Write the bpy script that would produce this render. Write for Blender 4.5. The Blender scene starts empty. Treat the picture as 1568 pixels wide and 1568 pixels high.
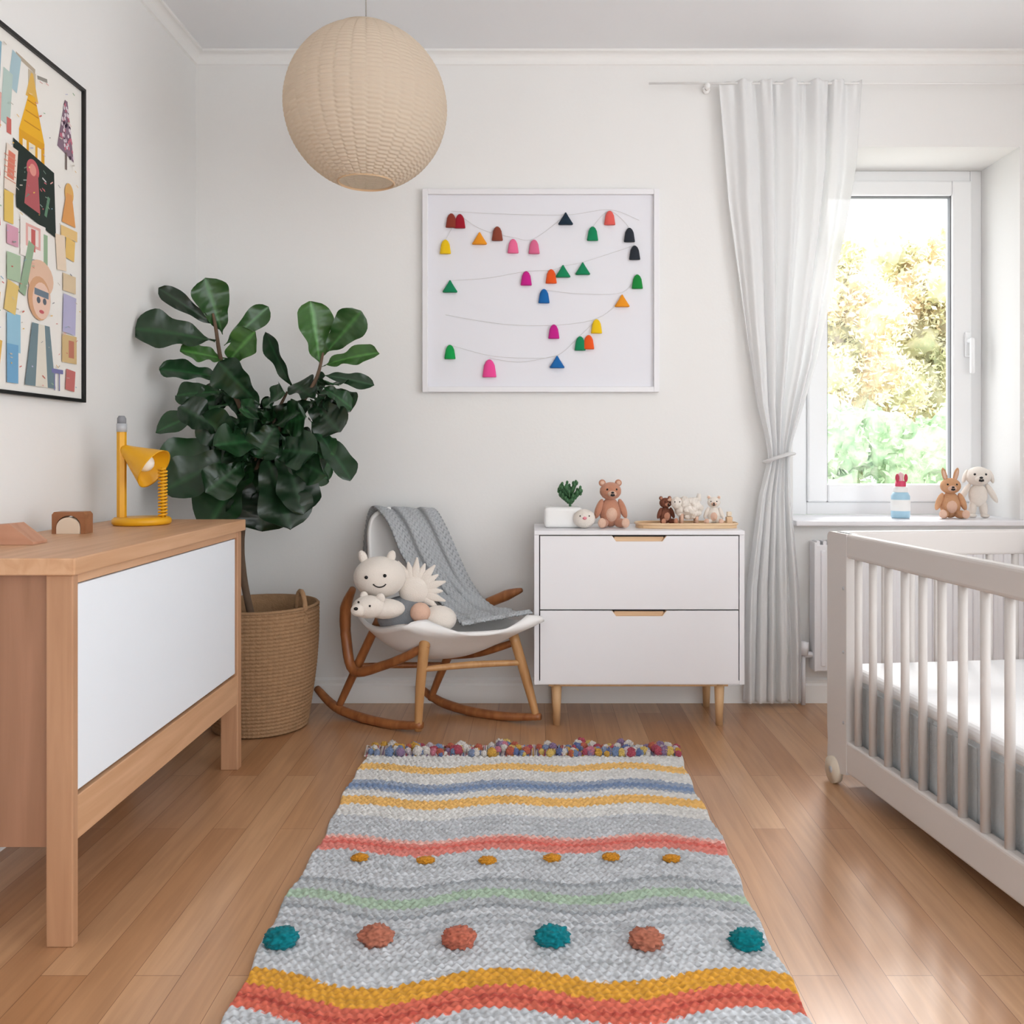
import bpy, bmesh, math, random
import numpy as np
from mathutils import Vector, Matrix, noise
random.seed(7); np.random.seed(7)
S = bpy.context.scene
pi = math.pi

# ------------------------------------------------------------ helpers
def lin(h):
    h = h.lstrip('#')
    out = []
    for i in (0, 2, 4):
        c = int(h[i:i+2], 16)/255
        out.append(c/12.92 if c <= .04045 else ((c+.055)/1.055)**2.4)
    return (out[0], out[1], out[2], 1)

def mat(name, c, rough=.6, bump=0, bscale=200, var=0, vscale=8, spec=.4, coat=0, sheen=0, stretch=None):
    m = bpy.data.materials.new(name); m.use_nodes = True
    nt = m.node_tree; n = nt.nodes; l = nt.links
    p = n['Principled BSDF']
    c = lin(c) if isinstance(c, str) else c
    p.inputs['Base Color'].default_value = c
    p.inputs['Roughness'].default_value = rough
    p.inputs['Specular IOR Level'].default_value = spec
    p.inputs['Coat Weight'].default_value = coat
    p.inputs['Sheen Weight'].default_value = sheen
    tc = n.new('ShaderNodeTexCoord'); mp = n.new('ShaderNodeMapping')
    if stretch: mp.inputs['Scale'].default_value = stretch
    l.new(tc.outputs['Object'], mp.inputs['Vector'])
    nz = n.new('ShaderNodeTexNoise'); nz.inputs['Scale'].default_value = vscale; nz.inputs['Detail'].default_value = 4
    l.new(mp.outputs[0], nz.inputs['Vector'])
    mx = n.new('ShaderNodeMix'); mx.data_type = 'RGBA'
    k = max(0, 1-var)
    mx.inputs['A'].default_value = (c[0]*k, c[1]*k, c[2]*k, 1)
    mx.inputs['B'].default_value = (min(1, c[0]*(1+var)), min(1, c[1]*(1+var)), min(1, c[2]*(1+var)), 1)
    l.new(nz.outputs['Fac'], mx.inputs['Factor']); l.new(mx.outputs['Result'], p.inputs['Base Color'])
    if bump:
        nb = n.new('ShaderNodeTexNoise'); nb.inputs['Scale'].default_value = bscale
        l.new(mp.outputs[0], nb.inputs['Vector'])
        bp = n.new('ShaderNodeBump'); bp.inputs['Strength'].default_value = bump; bp.inputs['Distance'].default_value = .004
        l.new(nb.outputs['Fac'], bp.inputs['Height']); l.new(bp.outputs[0], p.inputs['Normal'])
    return m

def wood(name, c1, c2, axis='Y', rough=.45):
    m = bpy.data.materials.new(name); m.use_nodes = True
    nt = m.node_tree; n = nt.nodes; l = nt.links; p = n['Principled BSDF']
    tc = n.new('ShaderNodeTexCoord'); mp = n.new('ShaderNodeMapping')
    sc = [14, 14, 14]; sc['XYZ'.index(axis)] = 1.0
    mp.inputs['Scale'].default_value = sc
    l.new(tc.outputs['Object'], mp.inputs['Vector'])
    nz = n.new('ShaderNodeTexNoise'); nz.inputs['Scale'].default_value = 2.2; nz.inputs['Detail'].default_value = 8; nz.inputs['Distortion'].default_value = .6
    l.new(mp.outputs[0], nz.inputs['Vector'])
    r = n.new('ShaderNodeValToRGB'); r.color_ramp.elements[0].position = .3; r.color_ramp.elements[1].position = .7
    r.color_ramp.elements[0].color = lin(c1); r.color_ramp.elements[1].color = lin(c2)
    l.new(nz.outputs['Fac'], r.inputs[0]); l.new(r.outputs[0], p.inputs['Base Color'])
    p.inputs['Roughness'].default_value = rough
    return m

def attrmat(name, rough=.9, spec=.2, sheen=0, transl=0):
    m = bpy.data.materials.new(name); m.use_nodes = True
    nt = m.node_tree; n = nt.nodes; l = nt.links; p = n['Principled BSDF']
    a = n.new('ShaderNodeAttribute'); a.attribute_name = 'Col'
    l.new(a.outputs['Color'], p.inputs['Base Color'])
    p.inputs['Roughness'].default_value = rough; p.inputs['Specular IOR Level'].default_value = spec
    p.inputs['Sheen Weight'].default_value = sheen
    return m

def cloth(name, c, t=.5, sheer=0):
    m = bpy.data.materials.new(name); m.use_nodes = True
    nt = m.node_tree; n = nt.nodes; l = nt.links
    n.remove(n['Principled BSDF']); o = n['Material Output']
    d = n.new('ShaderNodeBsdfDiffuse'); tr = n.new('ShaderNodeBsdfTranslucent'); mx = n.new('ShaderNodeMixShader')
    d.inputs[0].default_value = lin(c); tr.inputs[0].default_value = lin(c); mx.inputs[0].default_value = t
    l.new(d.outputs[0], mx.inputs[1]); l.new(tr.outputs[0], mx.inputs[2])
    if sheer:
        tp = n.new('ShaderNodeBsdfTransparent'); m2 = n.new('ShaderNodeMixShader'); m2.inputs[0].default_value = sheer
        l.new(mx.outputs[0], m2.inputs[1]); l.new(tp.outputs[0], m2.inputs[2]); l.new(m2.outputs[0], o.inputs[0])
    else: l.new(mx.outputs[0], o.inputs[0])
    return m

class B:
    def __init__(s, name):
        s.name = name; s.v = []; s.f = []; s.mi = []; s.sm = []; s.mats = []; s.col = []
    def add(s, vs, fs, m, smooth=True, col=None):
        if m not in s.mats: s.mats.append(m)
        k = s.mats.index(m); o = len(s.v)
        s.v.extend([tuple(v) for v in vs]); s.f.extend([tuple(i+o for i in f) for f in fs])
        s.mi.extend([k]*len(fs)); s.sm.extend([smooth]*len(fs))
        if col is None: col = (1, 1, 1, 1)
        if isinstance(col, tuple): s.col.extend([col]*len(vs))
        else: s.col.extend(col)
    def bm(s, bm, m, smooth, M=None, col=None):
        bm.verts.index_update()
        vs = [(M @ v.co) if M else v.co.copy() for v in bm.verts]
        fs = [[v.index for v in f.verts] for f in bm.faces]
        bm.free(); s.add(vs, fs, m, smooth, col)
    def box(s, lo, hi, m, bev=.003, M=None, seg=2):
        b = bmesh.new(); bmesh.ops.create_cube(b, size=1)
        sz = [hi[i]-lo[i] for i in range(3)]; c = [(hi[i]+lo[i])/2 for i in range(3)]
        for v in b.verts: v.co = Vector([v.co[i]*sz[i]+c[i] for i in range(3)])
        bev = min(bev, min(sz)*.45)
        if bev > 0: bmesh.ops.bevel(b, geom=b.edges[:], offset=bev, segments=seg, affect='EDGES', profile=.5)
        s.bm(b, m, False, M)
    def ell(s, c, r, m, M=None, sub=3, lump=0, ls=20, col=None):
        if isinstance(r, (int, float)): r = (r, r, r)
        b = bmesh.new(); bmesh.ops.create_icosphere(b, subdivisions=sub, radius=1)
        for v in b.verts:
            k = 1+lump*noise.noise(v.co*ls*.1+Vector(c)*37) if lump else 1
            v.co = Vector((v.co[0]*r[0]*k, v.co[1]*r[1]*k, v.co[2]*r[2]*k))
        T = Matrix.Translation(c) @ (M if M else Matrix.Identity(4))
        s.bm(b, m, True, T, col)
    def tube(s, path, rad, m, n=10, flat=1, up=(0, 0, 1), smooth=True, sub=0, col=None):
        P = [Vector(p) for p in path]
        R = [rad]*len(P) if isinstance(rad, (int, float)) else list(rad)
        if sub:
            P2 = []; R2 = []
            for i in range(len(P)-1):
                p0 = P[max(i-1, 0)]; p1 = P[i]; p2 = P[i+1]; p3 = P[min(i+2, len(P)-1)]
                for k in range(sub):
                    t = k/sub
                    P2.append(.5*((2*p1)+(p2-p0)*t+(2*p0-5*p1+4*p2-p3)*t*t+(3*p1-p0-3*p2+p3)*t**3))
                    R2.append(R[i]*(1-t)+R[i+1]*t)
            P2.append(P[-1]); R2.append(R[-1]); P, R = P2, R2
        vs = []; fs = []; up = Vector(up)
        for i, p in enumerate(P):
            t = (P[min(i+1, len(P)-1)]-P[max(i-1, 0)]).normalized()
            a = t.cross(up)
            if a.length < 1e-3: a = t.cross(Vector((1, 0, 0)))
            a.normalize(); b = a.cross(t)
            for k in range(n):
                th = 2*pi*k/n
                vs.append(p+a*math.cos(th)*R[i]+b*math.sin(th)*R[i]*flat)
        for i in range(len(P)-1):
            for k in range(n):
                fs.append((i*n+k, i*n+(k+1) % n, (i+1)*n+(k+1) % n, (i+1)*n+k))
        fs.append(tuple(range(n))); fs.append(tuple((len(P)-1)*n+k for k in range(n))[::-1])
        s.add(vs, fs, m, smooth, col)
    def lathe(s, prof, c, m, n=48, M=None, smooth=True):
        vs = []; fs = []
        for r, z in prof:
            for k in range(n):
                v = Vector((r*math.cos(2*pi*k/n), r*math.sin(2*pi*k/n), z))
                if M: v = M @ v
                vs.append(v+Vector(c))
        for i in range(len(prof)-1):
            for k in range(n): fs.append((i*n+k, i*n+(k+1) % n, (i+1)*n+(k+1) % n, (i+1)*n+k))
        s.add(vs, fs, m, smooth)
    def prism(s, poly, d0, d1, m, axis='Y', smooth=False, M=None, col=None):
        def mk(a, b, d):
            v = {'Y': (a, d, b), 'X': (d, a, b), 'Z': (a, b, d)}[axis]
            return M @ Vector(v) if M else v
        n = len(poly)
        vs = [mk(a, b, d0) for a, b in poly]+[mk(a, b, d1) for a, b in poly]
        fs = [tuple(range(n)), tuple(range(n, 2*n))[::-1]]+[(i, (i+1) % n, n+(i+1) % n, n+i) for i in range(n)]
        s.add(vs, fs, m, smooth, col)
    def sheet(s, A, th, m, col=None):
        A = np.array(A, float); a, b = A.shape[:2]
        du = np.gradient(A, axis=1); dv = np.gradient(A, axis=0)
        N = np.cross(du, dv); N /= np.linalg.norm(N, axis=2, keepdims=True)+1e-9
        T = A+N*th/2; U = A-N*th/2
        vs = [tuple(x) for x in T.reshape(-1, 3)]+[tuple(x) for x in U.reshape(-1, 3)]
        o = a*b; fs = []
        for i in range(a-1):
            for j in range(b-1):
                q = (i*b+j, i*b+j+1, (i+1)*b+j+1, (i+1)*b+j)
                fs.append(q); fs.append(tuple(x+o for x in q[::-1]))
        for i in range(a-1):
            for j in (0, b-1): fs.append((i*b+j, (i+1)*b+j, (i+1)*b+j+o, i*b+j+o))
        for j in range(b-1):
            for i in (0, a-1): fs.append((i*b+j, i*b+j+1, i*b+j+1+o, i*b+j+o))
        if col is not None and not isinstance(col, tuple): col = list(col)+list(col)
        s.add(vs, fs, m, True, col)
    def done(s, recalc=True):
        V = np.array(s.v); lo = V.min(0); hi = V.max(0)
        org = Vector(((lo[0]+hi[0])/2, (lo[1]+hi[1])/2, lo[2]))
        me = bpy.data.meshes.new(s.name)
        me.from_pydata([(v[0]-org[0], v[1]-org[1], v[2]-org[2]) for v in s.v], [], s.f)
        for m in s.mats: me.materials.append(m)
        me.polygons.foreach_set('material_index', s.mi); me.polygons.foreach_set('use_smooth', s.sm)
        ca = me.color_attributes.new('Col', 'FLOAT_COLOR', 'POINT')
        ca.data.foreach_set('color', np.array(s.col, dtype=np.float32).ravel())
        if recalc:
            b = bmesh.new(); b.from_mesh(me); bmesh.ops.recalc_face_normals(b, faces=b.faces[:]); b.to_mesh(me); b.free()
        me.update()
        o = bpy.data.objects.new(s.name, me); o.location = org
        S.collection.objects.link(o)
        return o

def interp(x, xs, ys):
    return float(np.interp(x, xs, ys))

# ------------------------------------------------------------ materials
M_wall = mat('wall_paint', '#efeeec', .9, .08, 90, .01, 2, spec=.2)
M_ceil = mat('ceiling_paint', '#f2f3f5', .9, .05, 90, spec=.2)
M_trim = mat('trim_paint', '#f3f2f0', .5)
M_white = mat('white_lacquer', '#efeef1', .35)
M_whitem = mat('white_matte', '#f1f0ee', .7)
M_panel = mat('white_panel', '#eef3f9', .4)
M_upvc = mat('window_white', '#f4f5f6', .3)
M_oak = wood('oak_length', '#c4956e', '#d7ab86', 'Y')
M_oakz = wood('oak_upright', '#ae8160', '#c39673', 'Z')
M_oakend_shaded = wood('oak_end_shaded', '#956b50', '#a87b60', 'Z')  # same oak darkened: shade on the end faces put into the colour
M_beech = wood('beech_leg', '#cfa477', '#dfbb8e', 'Z')
M_teak = wood('teak', '#8a522e', '#b17345', 'Z', .35)
M_crib = mat('crib_paint', '#d6d0cc', .45)
M_dark = mat('dark_gap', '#3a3a3c', .8)
M_black = mat('black_frame', '#151515', .4)
M_yel = mat('yellow_enamel', '#e9ab1c', .35)
M_fur_w = mat('cream_plush', '#efe6dc', .95, .6, 350, .03, 30, spec=.1, sheen=.3)
M_fur_b = mat('brown_plush', '#c98f74', .95, .8, 300, .12, 40, spec=.1, sheen=.3)
M_fur_d = mat('dark_brown_plush', '#7f5040', .95, .8, 300, .15, 40, spec=.1)
M_fur_p = mat('peach_plush', '#e2bca6', .95, .6, 300, .05, 40, spec=.1)
M_fur_g = mat('grey_plush', '#8f9398', .95, .8, 260, .1, 60, spec=.1)
M_fur_t = mat('tan_plush', '#d2a07a', .95, .8, 300, .12, 40, spec=.1)
M_eye = mat('black_bead', '#0d0d0d', .2)
M_attr = attrmat('dyed_yarn_shaded', .95, .1, .2)
M_felt = attrmat('felt', .85, .2, .2)
M_print = attrmat('printed_paper', .7, .3)
M_metal = mat('grey_metal', '#b9bcc0', .35)

# floor
def floor_mat():
    m = bpy.data.materials.new('oak_parquet'); m.use_nodes = True
    nt = m.node_tree; n = nt.nodes; l = nt.links; p = n['Principled BSDF']
    tc = n.new('ShaderNodeTexCoord'); mp = n.new('ShaderNodeMapping')
    mp.inputs['Rotation'].default_value = (0, 0, pi/2)
    l.new(tc.outputs['Object'], mp.inputs['Vector'])
    br = n.new('ShaderNodeTexBrick'); br.offset = .37; br.squash = 1
    br.inputs['Scale'].default_value = 1; br.inputs['Brick Width'].default_value = 1.05; br.inputs['Row Height'].default_value = .09
    br.inputs['Mortar Size'].default_value = .0008; br.inputs['Mortar Smooth'].default_value = .4; br.inputs['Bias'].default_value = 0
    br.inputs['Color1'].default_value = lin('#b08059'); br.inputs['Color2'].default_value = lin('#c89d77'); br.inputs['Mortar'].default_value = lin('#80573a')
    l.new(mp.outputs[0], br.inputs['Vector'])
    m2 = n.new('ShaderNodeMapping'); m2.inputs['Scale'].default_value = (28, 1.6, 1); l.new(tc.outputs['Object'], m2.inputs['Vector'])
    nz = n.new('ShaderNodeTexNoise'); nz.inputs['Scale'].default_value = 2; nz.inputs['Detail'].default_value = 8; nz.inputs['Distortion'].default_value = .5
    l.new(m2.outputs[0], nz.inputs['Vector'])
    r = n.new('ShaderNodeValToRGB'); r.color_ramp.elements[0].color = (.74, .71, .69, 1); r.color_ramp.elements[1].color = (1.08, 1.08, 1.08, 1)
    r.color_ramp.elements[0].position = .3; r.color_ramp.elements[1].position = .65
    l.new(nz.outputs['Fac'], r.inputs[0])
    mx = n.new('ShaderNodeMix'); mx.data_type = 'RGBA'; mx.blend_type = 'MULTIPLY'; mx.inputs['Factor'].default_value = .6
    l.new(br.outputs['Color'], mx.inputs['A']); l.new(r.outputs[0], mx.inputs['B']); l.new(mx.outputs['Result'], p.inputs['Base Color'])
    p.inputs['Roughness'].default_value = .30; p.inputs['Specular IOR Level'].default_value = .5
    p.inputs['Coat Weight'].default_value = .2; p.inputs['Coat Roughness'].default_value = .16
    bp = n.new('ShaderNodeBump'); bp.inputs['Strength'].default_value = .12; bp.inputs['Distance'].default_value = .002
    l.new(nz.outputs['Fac'], bp.inputs['Height']); l.new(bp.outputs[0], p.inputs['Normal'])
    return m
M_floor = floor_mat()

# ------------------------------------------------------------ room
XL, XR, YB, YF, H = -1.355, 2.35, 3.553, -1.0, 2.615
b = B('floor'); b.box((XL-.1, YF, -.1), (XR+.1, YB+.05, 0), M_floor, 0); b.done()
b = B('ceiling'); b.box((XL-.1, YF, H), (XR+.1, YB+.4, H+.1), M_ceil, 0); b.done()
b = B('wall_left'); b.box((XL-.1, YF, 0), (XL, YB+.4, H), M_wall, 0); b.done()
# right wall with a wide patio-door opening beside / behind the camera
b = B('wall_right'); b.box((XR, 1.75, 0), (XR+.1, YB+.4, H), M_wall, 0); b.box((XR, YF, 0), (XR+.1, -.8, H), M_wall, 0); b.box((XR, -.8, 2.45), (XR+.1, 1.75, H), M_wall, 0); b.done()
b = B('wall_front'); b.box((XL-.1, YF-.1, 0), (.3, YF, H), M_wall, 0); b.box((1.5, YF-.1, 0), (XR+.1, YF, H), M_wall, 0); b.box((.3, YF-.1, 2.2), (1.5, YF, H), M_wall, 0); b.done()
WX0, WX1, WZ0, WZ1 = 1.05, 1.965, .735, 2.237
b = B('wall_back')
b.box((XL, YB, 0), (WX0, YB+.37, H), M_wall, 0)
b.box((WX1, YB, 0), (XR, YB+.37, H), M_wall, 0)
b.box((WX0, YB, 0), (WX1, YB+.37, WZ0-.022), M_wall, 0)
b.box((WX0, YB, WZ1), (WX1, YB+.37, H), M_wall, 0)
b.done()
b = B('baseboard_back')
for x0, x1 in ((XL, XR),):
    b.prism([(YB, 0), (YB-.018, 0), (YB-.018, .07), (YB-.012, .078), (YB-.012, .09), (YB-.004, .1), (YB, .1)], x0, x1, M_trim, 'X')
b.done()
b = B('baseboard_left')
b.prism([(XL, 0), (XL+.018, 0), (XL+.018, .07), (XL+.012, .078), (XL+.012, .09), (XL+.004, .1), (XL, .1)], YF, YB-.018, M_trim, 'Y'); b.done()
def crown(sgn, base):
    pts = [(0, H), (.040, H), (.040, H-.008)]
    for k in range(9):
        a = k/8*pi/2
        pts.append((.036-.028*math.sin(a), H-.010-.034*(1-math.cos(a))))
    pts += [(.008, H-.048), (0, H-.052)]
    return [(base+sgn*a, z) for a, z in pts]
b = B('trim_1'); b.prism(crown(-1, YB), XL, XR, M_trim, 'X'); b.done()
b = B('trim_2'); b.prism(crown(1, XL), YF, YB, M_trim, 'Y'); b.done()

# window
b = B('window_1'); y0, y1 = 3.855, 3.915
def bx(x0, x1, z0, z1, ya=y0, yb=y1, m=M_upvc, bev=.004): b.box((x0, ya, z0), (x1, yb, z1), m, bev)
bx(1.05, 1.20, WZ0, WZ1); bx(1.915, WX1, WZ0, WZ1); bx(1.2, 1.915, 2.19, WZ1); bx(1.2, 1.915, WZ0, .79)
for a in ((1.2, 1.286, .79, 2.19), (1.829, 1.915, .79, 2.19), (1.286, 1.829, 2.125, 2.19), (1.286, 1.829, .79, .868)):
    bx(*a, ya=y0-.018, yb=y1-.01, bev=.008)
M_gask = mat('gasket', '#77797c', .6)
bx(1.824, 1.830, .868, 2.125, y0-.004, y0+.02, M_gask, 0); bx(1.285, 1.290, .868, 2.125, y0-.004, y0+.02, M_gask, 0)
bx(1.286, 1.829, 2.12, 2.126, y0-.004, y0+.02, M_gask, 0)
b.box((1.878, y0-.032, 1.42), (1.906, y0-.017, 1.53), M_upvc, .006)
b.tube([(1.892, y0-.03, 1.49), (1.892, y0-.06, 1.49)], .009, M_upvc)
b.box((1.882, y0-.072, 1.345), (1.902, y0-.055, 1.50), M_upvc, .007)
gm = bpy.data.materials.new('pane_glass'); gm.use_nodes = True
n = gm.node_tree.nodes; l = gm.node_tree.links; n.remove(n['Principled BSDF'])
t = n.new('ShaderNodeBsdfTransparent'); g = n.new('ShaderNodeBsdfGlossy'); g.inputs['Roughness'].default_value = .02
mx = n.new('ShaderNodeMixShader'); mx.inputs[0].default_value = .05
l.new(t.outputs[0], mx.inputs[1]); l.new(g.outputs[0], mx.inputs[2]); l.new(mx.outputs[0], n['Material Output'].inputs[0])
b.add([(1.28, y0+.02, .86), (1.835, y0+.02, .86), (1.835, y0+.02, 2.13), (1.28, y0+.02, 2.13)], [(0, 1, 2, 3)], gm, False)
b.done(False)
b = B('window_sill')
b.box((WX0, YB-.01, .713), (WX1, 3.856, .735), M_white, .002); b.box((1.045, 3.49, .713), (2.06, YB, .735), M_white, .006)
b.done()

# radiator
b = B('radiator')
b.box((1.12, 3.485, .14), (2.0, 3.50, .64), M_white, .004); b.box((1.12, 3.53, .14), (2.0, 3.545, .64), M_white, .004)
for i in range(22):
    x = 1.14+i*.04; b.box((x, 3.478, .16), (x+.02, 3.49, .62), M_white, .005)
for i in range(34):
    x = 1.125+i*.026; b.box((x, 3.488, .636), (x+.014, 3.542, .655), M_white, .002)
b.box((1.115, 3.483, .14), (1.125, 3.547, .65), M_white, .002)
b.tube([(1.08, 3.515, .2), (1.13, 3.515, .2)], .012, M_white); b.tube([(1.08, 3.515, .2), (1.08, 3.515, .0)], .009, M_white)
b.tube([(1.125, 3.515, .17), (1.30, 3.515, .12), (1.32, 3.515, 0)], .009, M_white)
b.lathe([(.0, 0), (.02, 0), (.022, .05), (0, .055)], (1.08, 3.515, .64-.44), M_white, 16)
b.done()

# ------------------------------------------------------------ garden outside
def foliage(name, c1, c2, c3, sc):
    m = bpy.data.materials.new(name); m.use_nodes = True
    nt = m.node_tree; n = nt.nodes; l = nt.links; p = n['Principled BSDF']
    tc = n.new('ShaderNodeTexCoord'); nz = n.new('ShaderNodeTexNoise'); nz.inputs['Scale'].default_value = sc; nz.inputs['Detail'].default_value = 6
    nz.inputs['Roughness'].default_value = .75
    l.new(tc.outputs['Object'], nz.inputs['Vector'])
    r = n.new('ShaderNodeValToRGB'); e = r.color_ramp.elements
    e[0].position = .36; e[0].color = lin(c1); e[1].position = .62; e[1].color = lin(c3)
    k = e.new(.49); k.color = lin(c2)
    l.new(nz.outputs['Fac'], r.inputs[0])
    d = n.new('ShaderNodeBsdfDiffuse'); tr = n.new('ShaderNodeBsdfTranslucent'); mx = n.new('ShaderNodeMixShader'); mx.inputs[0].default_value = .4
    l.new(r.outputs[0], d.inputs[0]); l.new(r.outputs[0], tr.inputs[0]); l.new(d.outputs[0], mx.inputs[1]); l.new(tr.outputs[0], mx.inputs[2])
    l.new(mx.outputs[0], n['Material Output'].inputs[0]); n.remove(p)
    return m
F1 = foliage('autumn_foliage_overexposed', '#dbe2bf', '#f2eecd', '#fdfbf0', 3.5)  # pale tones here and below: overexposed daylight put into the foliage colours
F1b = foliage('autumn_foliage_rust_overexposed', '#edd2b4', '#f6e8c6', '#fdf8ee', 3.5)
F2 = foliage('hedge_foliage_overexposed', '#a6c9a0', '#c6dcb6', '#eaf0dc', 4.0)
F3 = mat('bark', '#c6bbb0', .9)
def leafcloud(b, c, r, m, n, s):
    vs = []; fs = []
    for i in range(n):
        v = Vector((random.gauss(0, 1), random.gauss(0, 1), random.gauss(0, 1))).normalized()*random.uniform(.55, 1.05)
        p = Vector(c)+Vector((v[0]*r[0], v[1]*r[1], v[2]*r[2]))
        a = Vector((random.gauss(0, 1), random.gauss(0, 1), random.gauss(0, 1))).normalized(); q = a.orthogonal().normalized()
        k = s*random.uniform(.6, 1.3); o = len(vs)
        vs += [p-a*k, p+q*k*.5, p+a*k, p-q*k*.5]; fs.append((o, o+1, o+2, o+3))
    b.add(vs, fs, m, False)
def tree(x, y, h, r, n=26):
    b = B('garden_tree'); b.tube([(x, y, -1), (x+.1, y, h*.5), (x, y, h*.8)], [.14, .10, .04], F3)
    for i in range(n):
        a = random.uniform(0, 2*pi); q = random.uniform(0, r); z = h*random.uniform(.30, .98)
        rr = r*random.uniform(.20, .34)
        c = (x+q*math.cos(a), y+q*math.sin(a)*.7, z)
        mm = F1 if random.random() < .72 else F1b
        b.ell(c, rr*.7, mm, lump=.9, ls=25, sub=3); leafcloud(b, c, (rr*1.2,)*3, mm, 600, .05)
    b.done(False)
tree(4.3, 12.5, 3.9, 1.2, 30); tree(6.2, 13.5, 4.4, 1.5, 40); tree(7.8, 12, 3.6, 1.2)
b = B('garden_hedge')
for i in range(60):
    c = (1.5+i*.14+random.uniform(-.2, .2), 10+random.uniform(-.3, .3), random.uniform(-.3, 1.2)); rr = random.uniform(.3, .5)
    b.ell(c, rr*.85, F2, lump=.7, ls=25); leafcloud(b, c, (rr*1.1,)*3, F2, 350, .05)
b.done(False)
b = B('garden_ground'); b.box((-20, 4.4, -1.2), (30, 40, -1.0), mat('pale_ground', '#cfcdc6', 1, .5, 20, .05, 3), 0); b.done()  # unseen ground; pale colour added to keep green bounce off the reveal

# ------------------------------------------------------------ sideboard
b = B('sideboard'); fx = -.93; bk = -1.335; ya, yb = 1.785, 2.82
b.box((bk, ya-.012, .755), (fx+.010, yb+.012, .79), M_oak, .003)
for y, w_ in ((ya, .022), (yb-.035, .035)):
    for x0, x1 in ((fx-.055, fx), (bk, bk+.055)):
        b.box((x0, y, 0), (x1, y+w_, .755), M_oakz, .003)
b.box((bk+.055, ya+.008, .2), (fx-.055, ya+.020, .755), M_oakend_shaded, .001)
b.box((bk+.055, yb-.028, .2), (fx-.055, yb-.008, .755), M_oakend_shaded, .001)
b.box((fx-.022, ya+.022, .21), (fx-.002, yb-.035, .30), M_oak, .002)
b.box((fx-.02, ya+.022, .735), (fx-.004, yb-.035, .755), M_oak, .001)
b.box((fx-.022, ya+.026, .307), (fx-.006, yb-.042, .732), M_panel, .003)
b.box((bk, ya+.03, .2), (fx-.024, yb-.03, .225), M_oak, .001)
b.box((bk, ya+.03, .2), (bk+.01, yb-.03, .755), M_oak, .001)
b.done()

# pencil desk lamp
b = B('desk_lamp'); y = 2.62; cx = -1.16
b.lathe([(0, .791), (.078, .791), (.082, .796), (.082, .806), (.076, .812), (0, .812)], (cx, y, 0), M_yel)
b.tube([(cx-.06, y, .81), (cx-.06, y, 1.065)], .0135, M_yel, 6, smooth=False)
b.tube([(cx-.06, y, 1.065), (cx-.06, y, 1.09)], .0145, M_metal, 16)
b.tube([(cx-.06, y, 1.09), (cx-.06, y, 1.105), (cx-.06, y, 1.113)], [.0125, .0125, .008], mat('eraser', '#8d8f94', .8), 16)
ax = Vector((.85, -.12, -.52)).normalized()
R = Vector((0, 0, 1)).rotation_difference(ax).to_matrix().to_4x4()
b.lathe([(.0, -.01), (.012, -.01), (.016, 0), (.024, .02), (.062, .105), (.064, .11), (.060, .107), (.02, .02), (0, .018)], (cx-.05, y, 1.012), M_yel, 40, R)
b.ell(Vector((cx-.05, y, 1.012))+ax*.075, .026, mat('lamp_bulb', '#fbf6ea', .3))
sp = []
for i in range(240):
    a = i/240; sp.append((cx+.062+.011*math.cos(a*2*pi*15), y+.011*math.sin(a*2*pi*15), .812+a*.145))
b.tube(sp, .0032, M_yel, 6)
b.tube([(cx+.062, y, .81), (cx+.062, y, .96)], .005, M_yel)
b.done()

# wooden toys on sideboard
b = B('wooden_arch_toy'); x0, y0_, z0 = -1.215, 2.33, .7905
arc = [(-.044, 0), (-.044, .05), (-.038, .057), (.038, .057), (.044, .05), (.044, 0), (.032, 0)]
arc += [(.032*math.cos(a), .018+.03*math.sin(a)) for a in np.linspace(0, pi, 14)]+[(-.032, 0)]
b.prism([(x0+p, z0+q) for p, q in arc], y0_-.02, y0_+.02, wood('walnut', '#8f5c3a', '#a9714b', 'X'))
dome = [(-.03, 0)]+[(-.03*math.cos(a), .016+.027*math.sin(a)) for a in np.linspace(0, pi, 14)]+[(.03, 0)]
b.prism([(x0+p, z0+q) for p, q in dome], y0_-.024, y0_+.016, mat('cream_wood', '#e6d3bd', .6)); b.done()
b = B('wooden_wedge_block'); x0, y0_ = -1.235, 2.06
b.prism([(x0-.07, z0), (x0+.085, z0), (x0+.085, z0+.006), (x0+.03, z0+.048), (x0-.07, z0+.04)], y0_-.03, y0_+.03, wood('rosy_wood', '#b98468', '#cf9c80', 'X')); b.done()

# ------------------------------------------------------------ poster on left wall
b = B('framed_poster'); pw, ph = .69, .937; yR = 2.64; zB = 1.153
px = XL+.002
b.box((px, yR-pw, zB), (px+.018, yR-pw+.010, zB+ph), M_black, .001); b.box((px, yR-.010, zB), (px+.018, yR, zB+ph), M_black, .001)
b.box((px, yR-pw+.01, zB), (px+.018, yR-.01, zB+.010), M_black, .001); b.box((px, yR-pw+.01, zB+ph-.010), (px+.018, yR-.01, zB+ph), M_black, .001)
b.box((px, yR-pw+.01, zB+.01), (px+.008, yR-.01, zB+ph-.01), mat('poster_paper', '#f1eee8', .7), 0)
lay = [0]
def pp(pts, c):
    lay[0] += 1; X = px+.0085+lay[0]*.00003
    c = lin(c); c = (c[0]*.85+.08, c[1]*.85+.08, c[2]*.85+.08, 1) if min(c[:3]) > .03 else c
    b.add([(X, yR-s, zB+t) for s, t in pts], [tuple(range(len(pts)))], M_print, False, c)
def rect(s, t, w, h, c, rot=0):
    cc, sn = math.cos(rot), math.sin(rot)
    pp([(s+a*cc-d*sn, t+a*sn+d*cc) for a, d in ((-w/2, -h/2), (w/2, -h/2), (w/2, h/2), (-w/2, h/2))], c)
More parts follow.
